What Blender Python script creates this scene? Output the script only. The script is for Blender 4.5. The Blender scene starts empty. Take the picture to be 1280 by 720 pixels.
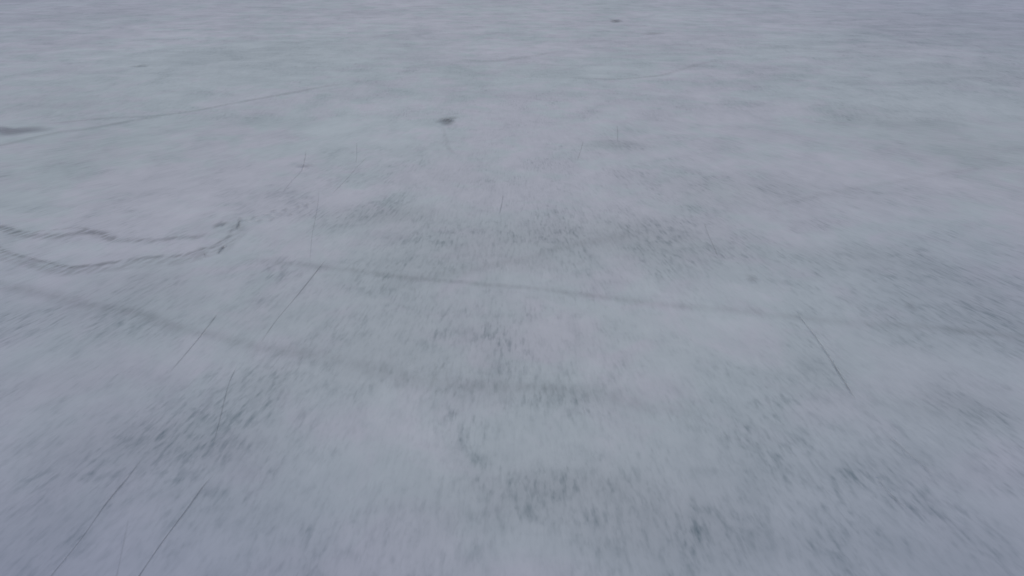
import bpy, math, random
import numpy as np
random.seed(7); rng = np.random.default_rng(7)
S = bpy.context.scene; COL = S.collection
R = math.radians

# ------------------------------------------------------------------ camera (a drone 10 m over the ice)
H, PITCH, F = 10.0, R(28.9), 853.0          # height, downward tilt, focal length in 1280-wide pixels
cd = bpy.data.cameras.new('camera'); cam = bpy.data.objects.new('camera', cd); COL.objects.link(cam)
cam.location = (0, 0, H); cam.rotation_euler = (R(90) - PITCH, 0, 0)
cd.sensor_width = 36; cd.lens = F / 1280 * 36; cd.clip_start = .1; cd.clip_end = 9000
S.camera = cam

def G(px, py):
    """where the sight line through a photo point meets the ice"""
    u, v = (px - 640) / F, (360 - py) / F
    dy = math.cos(PITCH) + v * math.sin(PITCH); dz = -math.sin(PITCH) + v * math.cos(PITCH)
    t = -H / dz
    return u * t, dy * t
def scale_at(px, py):
    """metres per photo pixel across and in depth at a place on the ice"""
    a = G(px, py); b = G(px + 1, py); c = G(px, py - 1)
    return abs(b[0] - a[0]), abs(c[1] - a[1])

# ------------------------------------------------------------------ light: flat overcast daylight
w = bpy.data.worlds.new('World'); S.world = w; w.use_nodes = True
nt = w.node_tree; bg = nt.nodes['Background']
sky = nt.nodes.new('ShaderNodeTexSky'); sky.sky_type = 'NISHITA'; sky.sun_disc = False
ELEV, AZ = R(38), R(25)
sky.sun_elevation = ELEV; sky.sun_rotation = AZ
sky.air_density = 1.0; sky.dust_density = 4.0
nt.links.new(sky.outputs[0], bg.inputs[0]); bg.inputs[1].default_value = .075
sd = bpy.data.lights.new('sun', 'SUN'); so = bpy.data.objects.new('sun', sd); COL.objects.link(so)
sd.energy = .8; sd.angle = R(14); sd.color = (1, .95, .88)
so.rotation_euler = (R(90) - ELEV, 0, -AZ + math.pi); so.location = (0, 0, 60)

# ------------------------------------------------------------------ node helpers
class N:
    def __init__(s, tree): s.t = tree
    def new(s, typ, **kw):
        n = s.t.nodes.new(typ)
        for k, v in kw.items(): setattr(n, k, v)
        return n
    def put(s, sock, v):
        if isinstance(v, bpy.types.NodeSocket): s.t.links.new(v, sock)
        elif v is not None: sock.default_value = v
    def m(s, op, a, b=None, c=None, clamp=False):
        n = s.new('ShaderNodeMath', operation=op, use_clamp=clamp)
        for i, v in enumerate((a, b, c)): s.put(n.inputs[i], v)
        return n.outputs[0]
    def xyz(s, v):
        n = s.new('ShaderNodeSeparateXYZ'); s.put(n.inputs[0], v); return n.outputs
    def vec(s, x, y, z=0.0):
        n = s.new('ShaderNodeCombineXYZ')
        for i, v in enumerate((x, y, z)): s.put(n.inputs[i], v)
        return n.outputs[0]
    def noise(s, v, scale, detail=2., rough=.5, dist=0.):
        n = s.new('ShaderNodeTexNoise'); s.put(n.inputs['Vector'], v)
        n.inputs['Scale'].default_value = scale; n.inputs['Detail'].default_value = detail
        n.inputs['Roughness'].default_value = rough; n.inputs['Distortion'].default_value = dist
        return n.outputs[0]
    def ramp(s, v, lo, hi, a=0., b=1.):
        n = s.new('ShaderNodeMapRange', interpolation_type='SMOOTHSTEP'); s.put(n.inputs[0], v)
        for i, q in enumerate((lo, hi, a, b)): n.inputs[i + 1].default_value = q
        return n.outputs[0]
    def mix(s, f, a, b):
        n = s.new('ShaderNodeMix', data_type='RGBA'); s.put(n.inputs[0], f); s.put(n.inputs[6], a); s.put(n.inputs[7], b)
        return n.outputs[2]

RF = 50.0
def streak_coords(n):
    """coordinates that run along the fan of streaks that put camera motion blur into the ice"""
    p = n.new('ShaderNodeNewGeometry').outputs['Position']; x, y, z = n.xyz(p)
    d = n.m('MAXIMUM', n.m('SUBTRACT', RF, y), 13.)
    xs = n.m('DIVIDE', n.m('MULTIPLY', x, RF), d)
    xs = n.m('ADD', n.m('MULTIPLY', xs, .62), n.m('MULTIPLY', x, 0.0))
    return p, x, y, xs

# ------------------------------------------------------------------ ice material
def ice_material():
    m = bpy.data.materials.new('snow_dusted_ice'); m.use_nodes = True; n = N(m.node_tree)
    b = m.node_tree.nodes['Principled BSDF']
    p, x, y, xs = streak_coords(n)
    at = n.new('ShaderNodeAttribute', attribute_name='cover_and_vignette'); ac = n.new('ShaderNodeSeparateColor')
    n.put(ac.inputs[0], at.outputs['Color']); dark, teal, light = ac.outputs[0], ac.outputs[1], ac.outputs[2]
    big = n.noise(p, .055, 3, .55, .6)
    tint = n.noise(n.vec(n.m('ADD', x, 311.), y, 3.), .10, 3, .6, .4)
    mid = n.noise(n.vec(n.m('ADD', x, 71.), n.m('MULTIPLY', y, .8), 9.), .42, 4, .6, .5)
    wisp = n.noise(n.vec(n.m('ADD', n.m('MULTIPLY', x, .45), n.m('MULTIPLY', y, .12)), y, 20.), .55, 4, .58, .5)
    # broad drifts
    q = n.m('MULTIPLY_ADD', n.m('SUBTRACT', big, .5), .30, 1.)
    q = n.m('MULTIPLY_ADD', n.m('SUBTRACT', mid, .5), .26, q)
    far = n.ramp(y, 26., 60.)
    q = n.m('ADD', q, n.m('MULTIPLY', n.m('MULTIPLY', n.m('SUBTRACT', wisp, .5), .34), n.m('MULTIPLY_ADD', far, .8, .2)))
    puff = n.noise(n.vec(n.m('ADD', xs, 150.), n.m('MULTIPLY', y, .6), 12.), 1.5, 3, .55, .4)
    q = n.m('ADD', q, n.m('MULTIPLY', n.m('SUBTRACT', puff, .5), n.m('MULTIPLY_ADD', far, -.08, .16)))
    # short specks stretched to imitate camera motion blur, denser in some patches
    s1 = n.noise(n.vec(xs, n.m('MULTIPLY', y, .22), 0.), 9.5, 2, .5)
    s2 = n.noise(n.vec(n.m('ADD', xs, 50.), n.m('MULTIPLY', y, .32), 4.), 4.6, 3, .6, .2)
    s3 = n.noise(n.vec(n.m('ADD', xs, 90.), n.m('MULTIPLY', y, .12), 7.), 20., 2, .55)
    clump = n.noise(n.vec(n.m('ADD', x, 17.), y, 2.), .8, 4, .65, .4)
    mask = n.m('ADD', n.m('MULTIPLY', dark, .85), n.ramp(clump, .36, .64, 0.22, 1.05))
    mask = n.m('MULTIPLY', mask, n.ramp(mid, .30, .62, 1.3, .45))
    mask = n.m('MAXIMUM', n.m('SUBTRACT', mask, n.m('MULTIPLY', light, .55)), 0.04)
    mask = n.m('MINIMUM', mask, 1.5)
    sp = n.m('ADD', n.m('MULTIPLY', n.ramp(s1, .44, .74), .135), n.m('MULTIPLY', n.ramp(s2, .44, .72), .085))
    s4 = n.noise(n.vec(n.m('ADD', xs, 220.), n.m('MULTIPLY', y, .26), 17.), 15., 2, .55)
    q = n.m('SUBTRACT', q, n.m('MULTIPLY', sp, mask))
    near = n.ramp(y, 9., 20., 1., .45)
    q = n.m('SUBTRACT', q, n.m('MULTIPLY', n.m('MULTIPLY', n.ramp(s4, .46, .76), .13), n.m('MULTIPLY', near, n.m('MULTIPLY_ADD', mask, .5, .25))))
    q = n.m('MULTIPLY_ADD', n.m('SUBTRACT', s3, .5), .05, q)
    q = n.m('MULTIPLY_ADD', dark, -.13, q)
    q = n.m('MULTIPLY_ADD', light, .045, q)
    q = n.m('MULTIPLY', q, n.m('SUBTRACT', 1., at.outputs['Alpha']))  # alpha carries the painted lens vignette
    powder = (.672, .715, .808, 1); glaze = (.622, .724, .782, 1)
    tint2 = n.noise(n.vec(n.m('ADD', x, 411.), y, 5.), .55, 3, .6, .5)
    tf = n.m('ADD', n.ramp(n.m('MULTIPLY_ADD', tint2, .5, n.m('MULTIPLY', tint, .5)), .40, .60), n.m('MULTIPLY_ADD', teal, .8, -.15), clamp=True)
    c = n.mix(tf, powder, glaze)
    c = n.mix(n.m('MULTIPLY', dark, .6, clamp=True), c, (.655, .715, .775, 1))
    c = n.mix(n.m('MULTIPLY', at.outputs['Alpha'], 4., clamp=True), c, (.655, .705, .875, 1))  # bluer where the vignette is painted in
    vm = n.new('ShaderNodeVectorMath', operation='MULTIPLY'); n.put(vm.inputs[0], c)
    n.put(vm.inputs[1], n.vec(n.m('MULTIPLY_ADD', q, 1.08, -.08), n.m('MULTIPLY_ADD', q, .97, .03), n.m('MULTIPLY_ADD', q, .93, .07)))
    n.put(b.inputs['Base Color'], vm.outputs[0])
    n.put(b.inputs['Roughness'], n.m('MULTIPLY_ADD', tf, -.15, .85)); b.inputs['Specular IOR Level'].default_value = .0
    bp = n.new('ShaderNodeBump'); bp.inputs['Strength'].default_value = .25; bp.inputs['Distance'].default_value = .04
    n.put(bp.inputs['Height'], n.m('ADD', n.m('MULTIPLY', s2, .5), mid)); n.put(b.inputs['Normal'], bp.outputs[0])
    return m

# ------------------------------------------------------------------ the frozen lake sheet
xs_ = np.concatenate([-np.geomspace(3000, 82, 14)[:-1], np.linspace(-80, 80, 401), np.geomspace(82, 3000, 14)[1:]])
ys_ = np.concatenate([[-3000, -600, -120, -30, -10, -4], np.linspace(0, 40, 200), np.geomspace(40.5, 140, 110), np.geomspace(160, 6000, 16)])
X, Y = np.meshgrid(xs_, ys_)
# (px, py, half width px, half height px, dark, teal, light)
BL = [
 (500,290,130,40,.4,0,0),(640,430,240,60,.3,0,0),(780,295,210,46,.5,0,0),(590,400,160,40,.2,0,0),(480,400,90,50,.25,0,0),(1180,60,160,40,.25,.1,0),(1200,400,140,60,.1,.2,0),(120,380,120,40,.25,0,0),(180,560,140,40,.3,.0,0),(770,620,120,60,.3,.4,0),(260,90,260,50,.1,.8,0),(1150,110,160,50,.2,.7,0),(1180,430,160,80,.15,.7,0),(1060,560,120,60,.1,.7,0),(490,268,60,12,.8,0,0),(830,308,75,24,.55,0,0),(735,290,90,16,.45,0,0),(620,310,90,26,.55,0,0),(770,180,42,7,.75,0,0),
 (510,340,90,22,.45,.1,0),(660,330,40,10,.4,0,0),(690,490,110,20,.4,.3,0),(690,560,200,60,.25,.2,0),(540,470,80,22,.35,0,0),(450,460,60,40,.35,.1,0),
 (780,665,75,60,.65,1.,0),(590,625,80,46,.45,.3,0),(860,640,90,50,.35,.9,0),(1000,620,140,80,.25,.9,0),(680,620,60,40,.45,.1,0),(740,607,60,12,.4,0,0),(900,660,70,40,.4,.3,0),
 (205,548,70,30,.6,.2,0),(85,565,70,34,.45,.1,0),(60,490,90,36,.35,0,0),(180,350,70,26,.5,0,0),(330,400,70,26,.3,0,0),
 (330,480,40,30,.55,0,0),(300,560,50,30,.5,0,0),(280,640,90,40,.3,.2,0),(1235,385,60,46,.6,.5,0),(1120,330,80,22,.45,.3,0),
 (1060,318,60,12,.4,.2,0),(1190,510,90,26,.75,.1,0),(1150,590,70,36,.4,0.3,0),(1230,600,70,50,.2,0,0),(1010,470,50,30,.35,.2,0),
 (900,240,60,18,.6,.1,0),(1000,240,60,14,.3,.1,0),(1110,150,90,16,.55,.6,0),(1230,190,80,22,.55,.4,0),(1230,90,90,14,.5,.2,0),
 (1000,60,120,9,.35,.4,0),(560,225,90,20,.35,0,0),(540,190,80,14,.25,0,0),(300,70,90,16,.2,.7,0),(440,60,120,18,.1,.6,0),
 (130,190,90,22,.3,.45,0),(60,130,90,12,.25,0,0),(650,90,120,10,.25,.4,0),(790,75,80,10,.1,.6,0),(560,640,160,70,.1,.5,0),
 (900,540,120,60,.1,.4,0),(1100,440,110,50,.15,.5,0),(1120,270,80,30,0,.4,0),(120,430,70,40,.2,.5,0),(260,380,90,30,.25,.3,0),
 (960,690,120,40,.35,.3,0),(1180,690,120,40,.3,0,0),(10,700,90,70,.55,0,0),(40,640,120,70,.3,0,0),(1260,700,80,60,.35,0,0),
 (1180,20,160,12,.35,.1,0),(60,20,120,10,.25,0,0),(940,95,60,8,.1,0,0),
 (720,395,110,26,0,0,.8),(650,185,90,16,0,0,.7),(1000,200,90,16,0,0,.5),(740,560,60,20,0,0,.5),(960,290,70,22,0,0,.8),
 (450,240,60,10,0,0,.6),(250,265,60,10,0,0,.6),(330,300,60,16,0,0,.8),(160,310,50,6,0,0,.7),(900,430,110,30,0,0,.4),
 (880,150,100,12,0,0,.5),(1060,120,80,8,0,0,.4),(640,60,60,5,0,0,.6),(430,170,90,14,0,0,.5),(1200,250,90,22,0,0,.5),
 (340,205,60,12,0,0,.4),(1200,450,80,14,0,0,.5),(100,500,60,10,0,0,.4),(380,550,50,24,0,0,.6),(520,550,60,20,0,0,.2),
 (1220,620,50,16,0,0,.4),(700,65,60,5,0,0,.7),(1120,62,70,4,0,0,.5),(870,20,80,4,0,0,.6),(50,270,60,12,0,0,.3),
]
C3 = np.zeros(X.shape + (3,))
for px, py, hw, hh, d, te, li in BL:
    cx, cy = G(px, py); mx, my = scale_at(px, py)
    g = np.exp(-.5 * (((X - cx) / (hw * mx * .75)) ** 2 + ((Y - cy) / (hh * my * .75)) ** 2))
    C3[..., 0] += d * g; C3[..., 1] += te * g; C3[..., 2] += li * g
C3 = np.clip(C3, 0, 1.2)
VIGNETTE = np.zeros(X.shape)      # lens vignette painted into the ice colour, darker towards the view corners
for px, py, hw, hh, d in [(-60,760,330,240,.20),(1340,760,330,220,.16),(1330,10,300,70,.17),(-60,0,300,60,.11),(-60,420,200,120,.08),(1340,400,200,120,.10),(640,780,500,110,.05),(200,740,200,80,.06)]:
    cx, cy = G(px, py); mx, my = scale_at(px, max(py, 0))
    VIGNETTE += d * np.exp(-.5 * (((X - cx) / (hw * mx)) ** 2 + ((Y - cy) / (hh * my)) ** 2))
ny, nx = X.shape
verts = np.stack([X, Y, np.zeros_like(X)], -1).reshape(-1, 3)
idx = np.arange(nx * ny).reshape(ny, nx)
faces = np.stack([idx[:-1, :-1], idx[:-1, 1:], idx[1:, 1:], idx[1:, :-1]], -1).reshape(-1, 4)
me = bpy.data.meshes.new('frozen_lake'); me.from_pydata(verts.tolist(), [], faces.tolist())
ca = me.color_attributes.new('cover_and_vignette', 'FLOAT_COLOR', 'POINT')
ca.data.foreach_set('color', np.concatenate([C3.reshape(-1, 3), np.clip(VIGNETTE * .85, 0, .3).reshape(-1, 1)], 1).astype('f').ravel())
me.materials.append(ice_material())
lake = bpy.data.objects.new('frozen_lake', me); COL.objects.link(lake); lake['kind'] = 'structure'

# ------------------------------------------------------------------ marks lying in the ice
def mark_material(name, col, lo, hi, nscale, stretch, base=0.):
    m = bpy.data.materials.new(name); m.use_nodes = True; n = N(m.node_tree)
    b = m.node_tree.nodes['Principled BSDF']; out = m.node_tree.nodes['Material Output']
    p, x, y, xs = streak_coords(n)
    at = n.new('ShaderNodeAttribute', attribute_name='wear'); ac = n.new('ShaderNodeSeparateColor'); n.put(ac.inputs[0], at.outputs['Color'])
    nz = n.noise(n.vec(xs, n.m('MULTIPLY', y, stretch), 31.), nscale, 3, .6, .2)
    a = n.m('MULTIPLY', ac.outputs[0], n.m('ADD', n.ramp(nz, lo, hi, 0., 1. - base), base), clamp=True)
    tone = n.noise(p, 3., 3, .6); sc = n.new('ShaderNodeVectorMath', operation='SCALE')
    sc.inputs[0].default_value = col; n.put(sc.inputs['Scale'], n.ramp(tone, .2, .8, .85, 1.15))
    n.put(b.inputs['Base Color'], sc.outputs[0]); b.inputs['Roughness'].default_value = .8; b.inputs['Specular IOR Level'].default_value = .2
    tr = n.new('ShaderNodeBsdfTransparent'); mx = n.new('ShaderNodeMixShader')
    n.put(mx.inputs[0], a); n.put(mx.inputs[1], tr.outputs[0]); n.put(mx.inputs[2], b.outputs[0]); n.put(out.inputs[0], mx.outputs[0])
    return m
M_TRACK = mark_material('scuffed_track_slush', (.26, .285, .32), .38, .62, 5.0, .3, .2)
M_FAINT = mark_material('faint_track_slush', (.34, .375, .41), .34, .66, 5.5, .3, .5)
M_CRACK = mark_material('bare_ice_crack', (.22, .25, .29), .30, .60, 6.0, .25, .5)
M_SLUSH = mark_material('grey_slush', (.22, .25, .29), .30, .60, 4.0, .5, .55)
M_PURP = mark_material('violet_grey_slush', (.25, .24, .32), .30, .60, 2.0, .6, .6)

def smooth(P, step):
    """Catmull-Rom through ground points, resampled"""
    P = [np.array(p, float) for p in P]
    if len(P) == 2: P = [P[0], (P[0] * 2 + P[1]) / 3, (P[0] + P[1] * 2) / 3, P[1]]
    Q = [2 * P[0] - P[1]] + P + [2 * P[-1] - P[-2]]; out = []
    for i in range(1, len(Q) - 2):
        k = max(3, int(np.linalg.norm(Q[i + 1] - Q[i]) / step))
        for j in range(k):
            t = j / k
            out.append(.5 * (2 * Q[i] + (Q[i + 1] - Q[i - 1]) * t + (2 * Q[i - 1] - 5 * Q[i] + 4 * Q[i + 1] - Q[i + 2]) * t * t + (3 * Q[i] - Q[i - 1] - 3 * Q[i + 1] + Q[i + 2]) * t ** 3))
    out.append(Q[-2]); return np.array(out)
ZL = [.004]
def tag(o, label, cat, group=None):
    o['label'] = label; o['category'] = cat
    if group: o['group'] = group
def strip(name, pts, width, strength, mat, label, cat, group=None, jitter=0., taper=.12, lanes=((0., 1.),), step=.12):
    """one soft-edged band of disturbed snow or ice following a curve; lanes = worn lines inside its width"""
    if name == 'snow_track': width *= 2.1; strength *= .29
    C = smooth([G(*p) for p in pts], step); n = len(C)
    T = np.gradient(C, axis=0); T /= np.linalg.norm(T, axis=1)[:, None] + 1e-9; Nn = np.stack([-T[:, 1], T[:, 0]], 1)
    k = 9; off = np.linspace(-1, 1, k); s = np.linspace(0, 1, n)
    ph = rng.uniform(0, 6, 4)
    wob = jitter * sum(np.sin(s * f * n * step / 6 + p_) for f, p_ in zip((1.7, 3.9, 7.1, 12.3), ph)) / 3
    z = ZL[0]; ZL[0] += .0008
    V = []; A = []
    amp = 1 + .15 * np.sin(s * n * step / 2.1 + ph[1]) + .15 * np.sin(s * n * step / .7 + ph[2])
    end = np.clip(np.minimum(s, 1 - s) / max(taper, 1e-3), 0, 1); end = end * end * (3 - 2 * end)
    for i in range(n):
        wd = width * (1 + .2 * math.sin(s[i] * 9 + ph[0])) / 2
        for o_ in off:
            q = C[i] + Nn[i] * (o_ * wd + wob[i]); V.append((q[0], q[1], z))
            e = sum(wt * math.exp(-((o_ - c_) / (.42 if len(lanes) == 1 else .2)) ** 2) for c_, wt in lanes)
            e *= max(0, 1 - abs(o_) ** 4)
            A.append(strength * amp[i] * end[i] * min(e, 1.2))
    Fc = [(i * k + j, i * k + j + 1, (i + 1) * k + j + 1, (i + 1) * k + j) for i in range(n - 1) for j in range(k - 1)]
    m_ = bpy.data.meshes.new(name); m_.from_pydata(V, [], Fc)
    c_ = m_.color_attributes.new('wear', 'FLOAT_COLOR', 'POINT')
    c_.data.foreach_set('color', np.array([(a, a, a, 1) for a in A], 'f').ravel()); m_.materials.append(mat)
    o = bpy.data.objects.new(name, m_); COL.objects.link(o); tag(o, label, cat, group); return o
def patch(name, px, py, hw, hh, strength, mat, label, cat, seed=0, group=None, parent=None, lift=0.):
    """an irregular soft-edged wet patch, a shallow dish in the snow"""
    cx, cy = G(px, py); mx, my = scale_at(px, py); a, b = hw * mx, hh * my
    a *= 1.35; b *= 1.35; strength *= .58
    r = np.random.default_rng(seed); ph = r.uniform(0, 6, 5); V = [(cx, cy, ZL[0])]; A = [strength]; K, L = 40, 10
    for l in range(1, L + 1):
        t = l / L
        for k in range(K):
            th = k / K * 2 * math.pi; rr = 1 + .22 * math.sin(2 * th + ph[0]) + .15 * math.sin(3 * th + ph[1]) + .1 * math.sin(5 * th + ph[2])
            V.append((cx + a * t * rr * math.cos(th), cy + b * t * rr * math.sin(th), ZL[0] + lift * math.sin(t * math.pi)))
            A.append(strength * max(0, 1 - t * t) ** 1.6)
    Fc = [(0, 1 + k, 1 + (k + 1) % K) for k in range(K)]
    for l in range(L - 1):
        Fc += [(1 + l * K + k, 1 + (l + 1) * K + k, 1 + (l + 1) * K + (k + 1) % K, 1 + l * K + (k + 1) % K) for k in range(K)]
    ZL[0] += .0008
    m_ = bpy.data.meshes.new(name); m_.from_pydata(V, [], Fc)
    c_ = m_.color_attributes.new('wear', 'FLOAT_COLOR', 'POINT')
    c_.data.foreach_set('color', np.array([(q, q, q, 1) for q in A], 'f').ravel()); m_.materials.append(mat)
    o = bpy.data.objects.new(name, m_); COL.objects.link(o); o.parent = parent
    if label: tag(o, label, cat, group)
    return o

TG = 'tracks worn across the snowy ice'
strip('snow_track', [(-60,270),(0,286),(22,292),(50,294),(77,294),(104,290),(128,293),(145,299),(175,300),(202,300),(222,297),(245,296),(262,291),(280,289)],
      .46, .85, M_TRACK, 'wavy dark scuffed track, upper of the two curved tracks at the left edge', 'track', TG, jitter=.09, lanes=((0,1.3),))
strip('snow_track', [(-60,298),(0,317),(22,323),(50,330),(81,337),(111,335),(145,331),(188,325),(212,323),(235,320),(252,313),(268,311),(280,303),(291,296),(296,286),(302,276)],
      .68, .95, M_TRACK, 'broad scuffed track, lower of the two at left, bending up at its right end', 'track', TG, jitter=.07, lanes=((-.35,.8),(.2,1.3)), taper=.06)
strip('snow_track', [(-40,280),(0,284),(35,290),(70,287),(98,285),(125,291)], .22, .5, M_TRACK, 'short faint loop of track running just above the wavy dark track', 'track', TG)
strip('snow_track', [(290,319),(336,327),(370,330),(403,334),(438,338),(469,342),(500,346),(526,349),(570,352),(603,356),(660,360),(711,366),(761,372),(852,383),(917,388),(985,396),(1052,403),(1136,408),(1203,414),(1280,421),(1360,430)],
      .40, .48, M_FAINT, 'long straight grey track crossing the middle of the ice to the right edge', 'track', TG, jitter=.03, taper=.05)
strip('snow_track', [(-60,345),(20,360),(77,374),(118,383),(168,391),(202,403),(235,413),(276,422),(319,432),(356,438),(400,446),(460,460),(520,474),(570,482)],
      .55, .56, M_FAINT, 'wide blurred grey track slanting down from the left edge below the two curved tracks', 'track', TG, jitter=.04, taper=.15)
strip('snow_track', [(500,474),(560,482),(625,484),(690,487),(750,496),(820,508),(900,520)], .6, .36, M_FAINT,
      'faint speckled dark band arching across the lower middle of the ice', 'track', TG, jitter=.05, taper=.2)
strip('snow_track', [(470,368),(492,356),(526,347),(570,341),(606,334),(643,327),(667,321),(694,312),(728,305),(748,302),(781,295),(812,288)],
      .55, .34, M_FAINT, 'speckled track curving up to the right from the middle of the long grey track', 'track', TG, jitter=.05, taper=.15)
strip('snow_track', [(900,272),(950,262),(1000,250),(1055,238),(1110,229),(1200,214),(1300,200)], .45, .2, M_FAINT,
      'very faint pale grey track rising towards the right edge', 'track', TG, taper=.25)
strip('snow_track', [(-60,192),(0,182),(34,175),(77,165),(111,161),(151,154),(202,145),(252,137),(303,127),(353,118),(403,109),(440,103)],
      .5, .62, M_FAINT, 'long distant track rising from the left edge past the violet slush patch', 'track', TG, jitter=.08, taper=.12, step=.3)
strip('snow_track', [(48,156),(90,152),(134,148),(180,146),(215,143)], .42, .42, M_FAINT,
      'short distant track leading right from the violet slush patch', 'track', TG, taper=.2, step=.3)
strip('snow_track', [(690,96),(730,98),(765,99),(800,97),(828,94),(848,88),(880,79),(905,74)], .55, .5, M_FAINT,
      'distant arc of track bending upward at its right end beyond the dark hole', 'track', TG, taper=.25, step=.3)
strip('snow_track', [(560,71),(585,75),(610,77),(640,74),(672,69),(706,62)], .8, .45, M_FAINT,
      'farthest short grey track beyond the dark hole, left of the distant arc', 'track', TG, taper=.25, step=.3)
strip('snow_track', [(554,158),(556,170),(559,181),(563,188),(570,195)], .3, .38, M_FAINT,
      'short curved drag mark leading toward the viewer from the dark hole', 'track', TG, taper=.2)

CG = 'hairline cracks in the ice'
cr = [
 ([(275,388),(262,406),(240,434),(208,471)], .045, .75, 'dark hairline crack left of centre crossing the wide blurred track'),
 ([(410,322),(394,342),(370,372),(345,402),(324,432)], .045, .72, 'dark hairline crack crossing the long grey track and running down to the left'),
 ([(399,232),(398,252),(394,275),(390,297),(387,331)], .035, .42, 'faint near upright hairline crack just above the long grey track'),
 ([(297,456),(287,478),(281,500),(276,522),(266,560)], .035, .6, 'steep hairline crack in the lower left above the long slanting crack'),
 ([(273,588),(255,608),(235,636),(202,680),(172,724),(150,760)], .036, .85, 'long slanting hairline crack at the bottom left, right one of the bottom pair'),
 ([(182,569),(160,598),(134,629),(101,676),(62,724),(34,760)], .036, .85, 'long slanting hairline crack at the bottom left, left one of the bottom pair'),
 ([(162,645),(155,680),(146,724),(141,745)], .04, .4, 'short faint crack between the two long slanting cracks at the bottom left'),
 ([(993,386),(1003,401),(1018,420),(1038,450),(1055,478),(1072,505)], .042, .85, 'sharp dark hairline crack on the right side, below the long grey track'),
 ([(880,278),(884,290),(890,304),(898,323)], .045, .6, 'short hairline crack at the right end of the speckled dark patch'),
 ([(629,243),(627,256),(624,270)], .045, .5, 'very short upright crack above the middle of the ice'),
 ([(771,156),(772,166),(772,178)], .05, .55, 'tiny upright crack standing in the small far speckled patch'),
 ([(729,176),(726,188),(721,203)], .05, .45, 'tiny leaning crack just left of the small far speckled patch'),
 ([(462,194),(448,208),(434,224),(412,246)], .05, .45, 'faint crack leaning to the right, short of the far dark hole'),
 ([(446,178),(446,192),(445,206)], .045, .38, 'tiny upright faint crack meeting the right leaning crack'),
 ([(383,186),(381,200),(377,214),(364,228),(350,246)], .06, .5, 'bent faint crack above the footprints at left'),
 ([(1096,598),(1104,609),(1118,624),(1132,637)], .05, .55, 'short slanting dark crack in the lower right corner area'),
 ([(1108,541),(1124,558),(1146,577),(1170,598)], .06, .42, 'slanting ragged crack in the lower right, upper of the two there'),
]
for c in cr:
    strip('ice_crack', c[0], c[1] * 1.9, c[2] * .47, M_CRACK, c[3], 'crack', CG, taper=.18, jitter=.006, step=.06)

strip('skid_mark', [(301,271),(299,279),(296,288)], .26, .9, M_TRACK, 'short dark stroke where the two curved tracks meet', 'mark', 'short dark strokes at the track ends', taper=.3, step=.05)
strip('skid_mark', [(281,307),(277,313),(272,318)], .2, .85, M_TRACK, 'short dark stroke at the left start of the long grey track', 'mark', 'short dark strokes at the track ends', taper=.3, step=.05)
patch('slush_patch', 276, 281, 7, 4, .6, M_SLUSH, 'small round grey slush spot above the end of the wavy track', 'slush patch', 3)

hole = patch('fishing_hole', 558, 151.5, 13, 4.0, .8, M_SLUSH, 'small dark oval ice hole with grey slush round it, in the upper middle', 'ice hole', 5)
patch('open_water', 560, 151, 7, 1.8, .6, M_SLUSH, None, None, 6, parent=hole)
patch('slush_patch', 14, 163.5, 36, 6, .75, M_PURP, 'dark violet grey slush patch cut by the left edge', 'slush patch', 8)
patch('slush_patch', 770, 26.5, 8, 1.6, .9, M_SLUSH, 'tiny distant dark slush spot near the top, right of centre', 'slush patch', 9)
patch('slush_patch', 817, 42, 15, 1.4, .4, M_SLUSH, 'faint distant grey slush streak just below and right of the tiny dark spot', 'slush patch', 10)
patch('slush_patch', 176, 83, 9, 1.8, .4, M_SLUSH, 'faint small grey slush spot far off at upper left', 'slush patch', 11)
patch('slush_patch', 382, 208, 9, 2.5, .35, M_SLUSH, 'faint grey spot at the bend of the bent crack', 'slush patch', 12)
patch('slush_patch', 1138, 384, 8, 5, .3, M_SLUSH, 'small faint grey slush spot on the right above the long track', 'slush patch', 13)
patch('slush_patch', 940, 349, 9, 4, .3, M_SLUSH, 'small faint grey slush spot right of the speckled dark patch', 'slush patch', 14)

# footprints trailing off to the right from the track ends
fp = [(308,277),(318,272),(324,276),(334,270),(340,274),(349,268),(343,266),(358,263),(364,268),(374,261),(382,259),(393,252)]
for i, (a, b) in enumerate(fp):
    patch('footprint', a + rng.uniform(-2, 2), b + rng.uniform(-1.5, 1.5), rng.uniform(2.5, 4.5), rng.uniform(1.2, 2.2), rng.uniform(.18, .4), M_SLUSH, 'small grey footprint in the trail leading right from the curved tracks', 'footprint', 30 + i, group='footprints trailing right from the curved tracks')

S.render.engine = 'CYCLES'
S.view_settings.view_transform = 'Standard'; S.view_settings.look = 'None'; S.view_settings.exposure = 0; S.view_settings.gamma = 1
S.cycles.transparent_max_bounces = 24
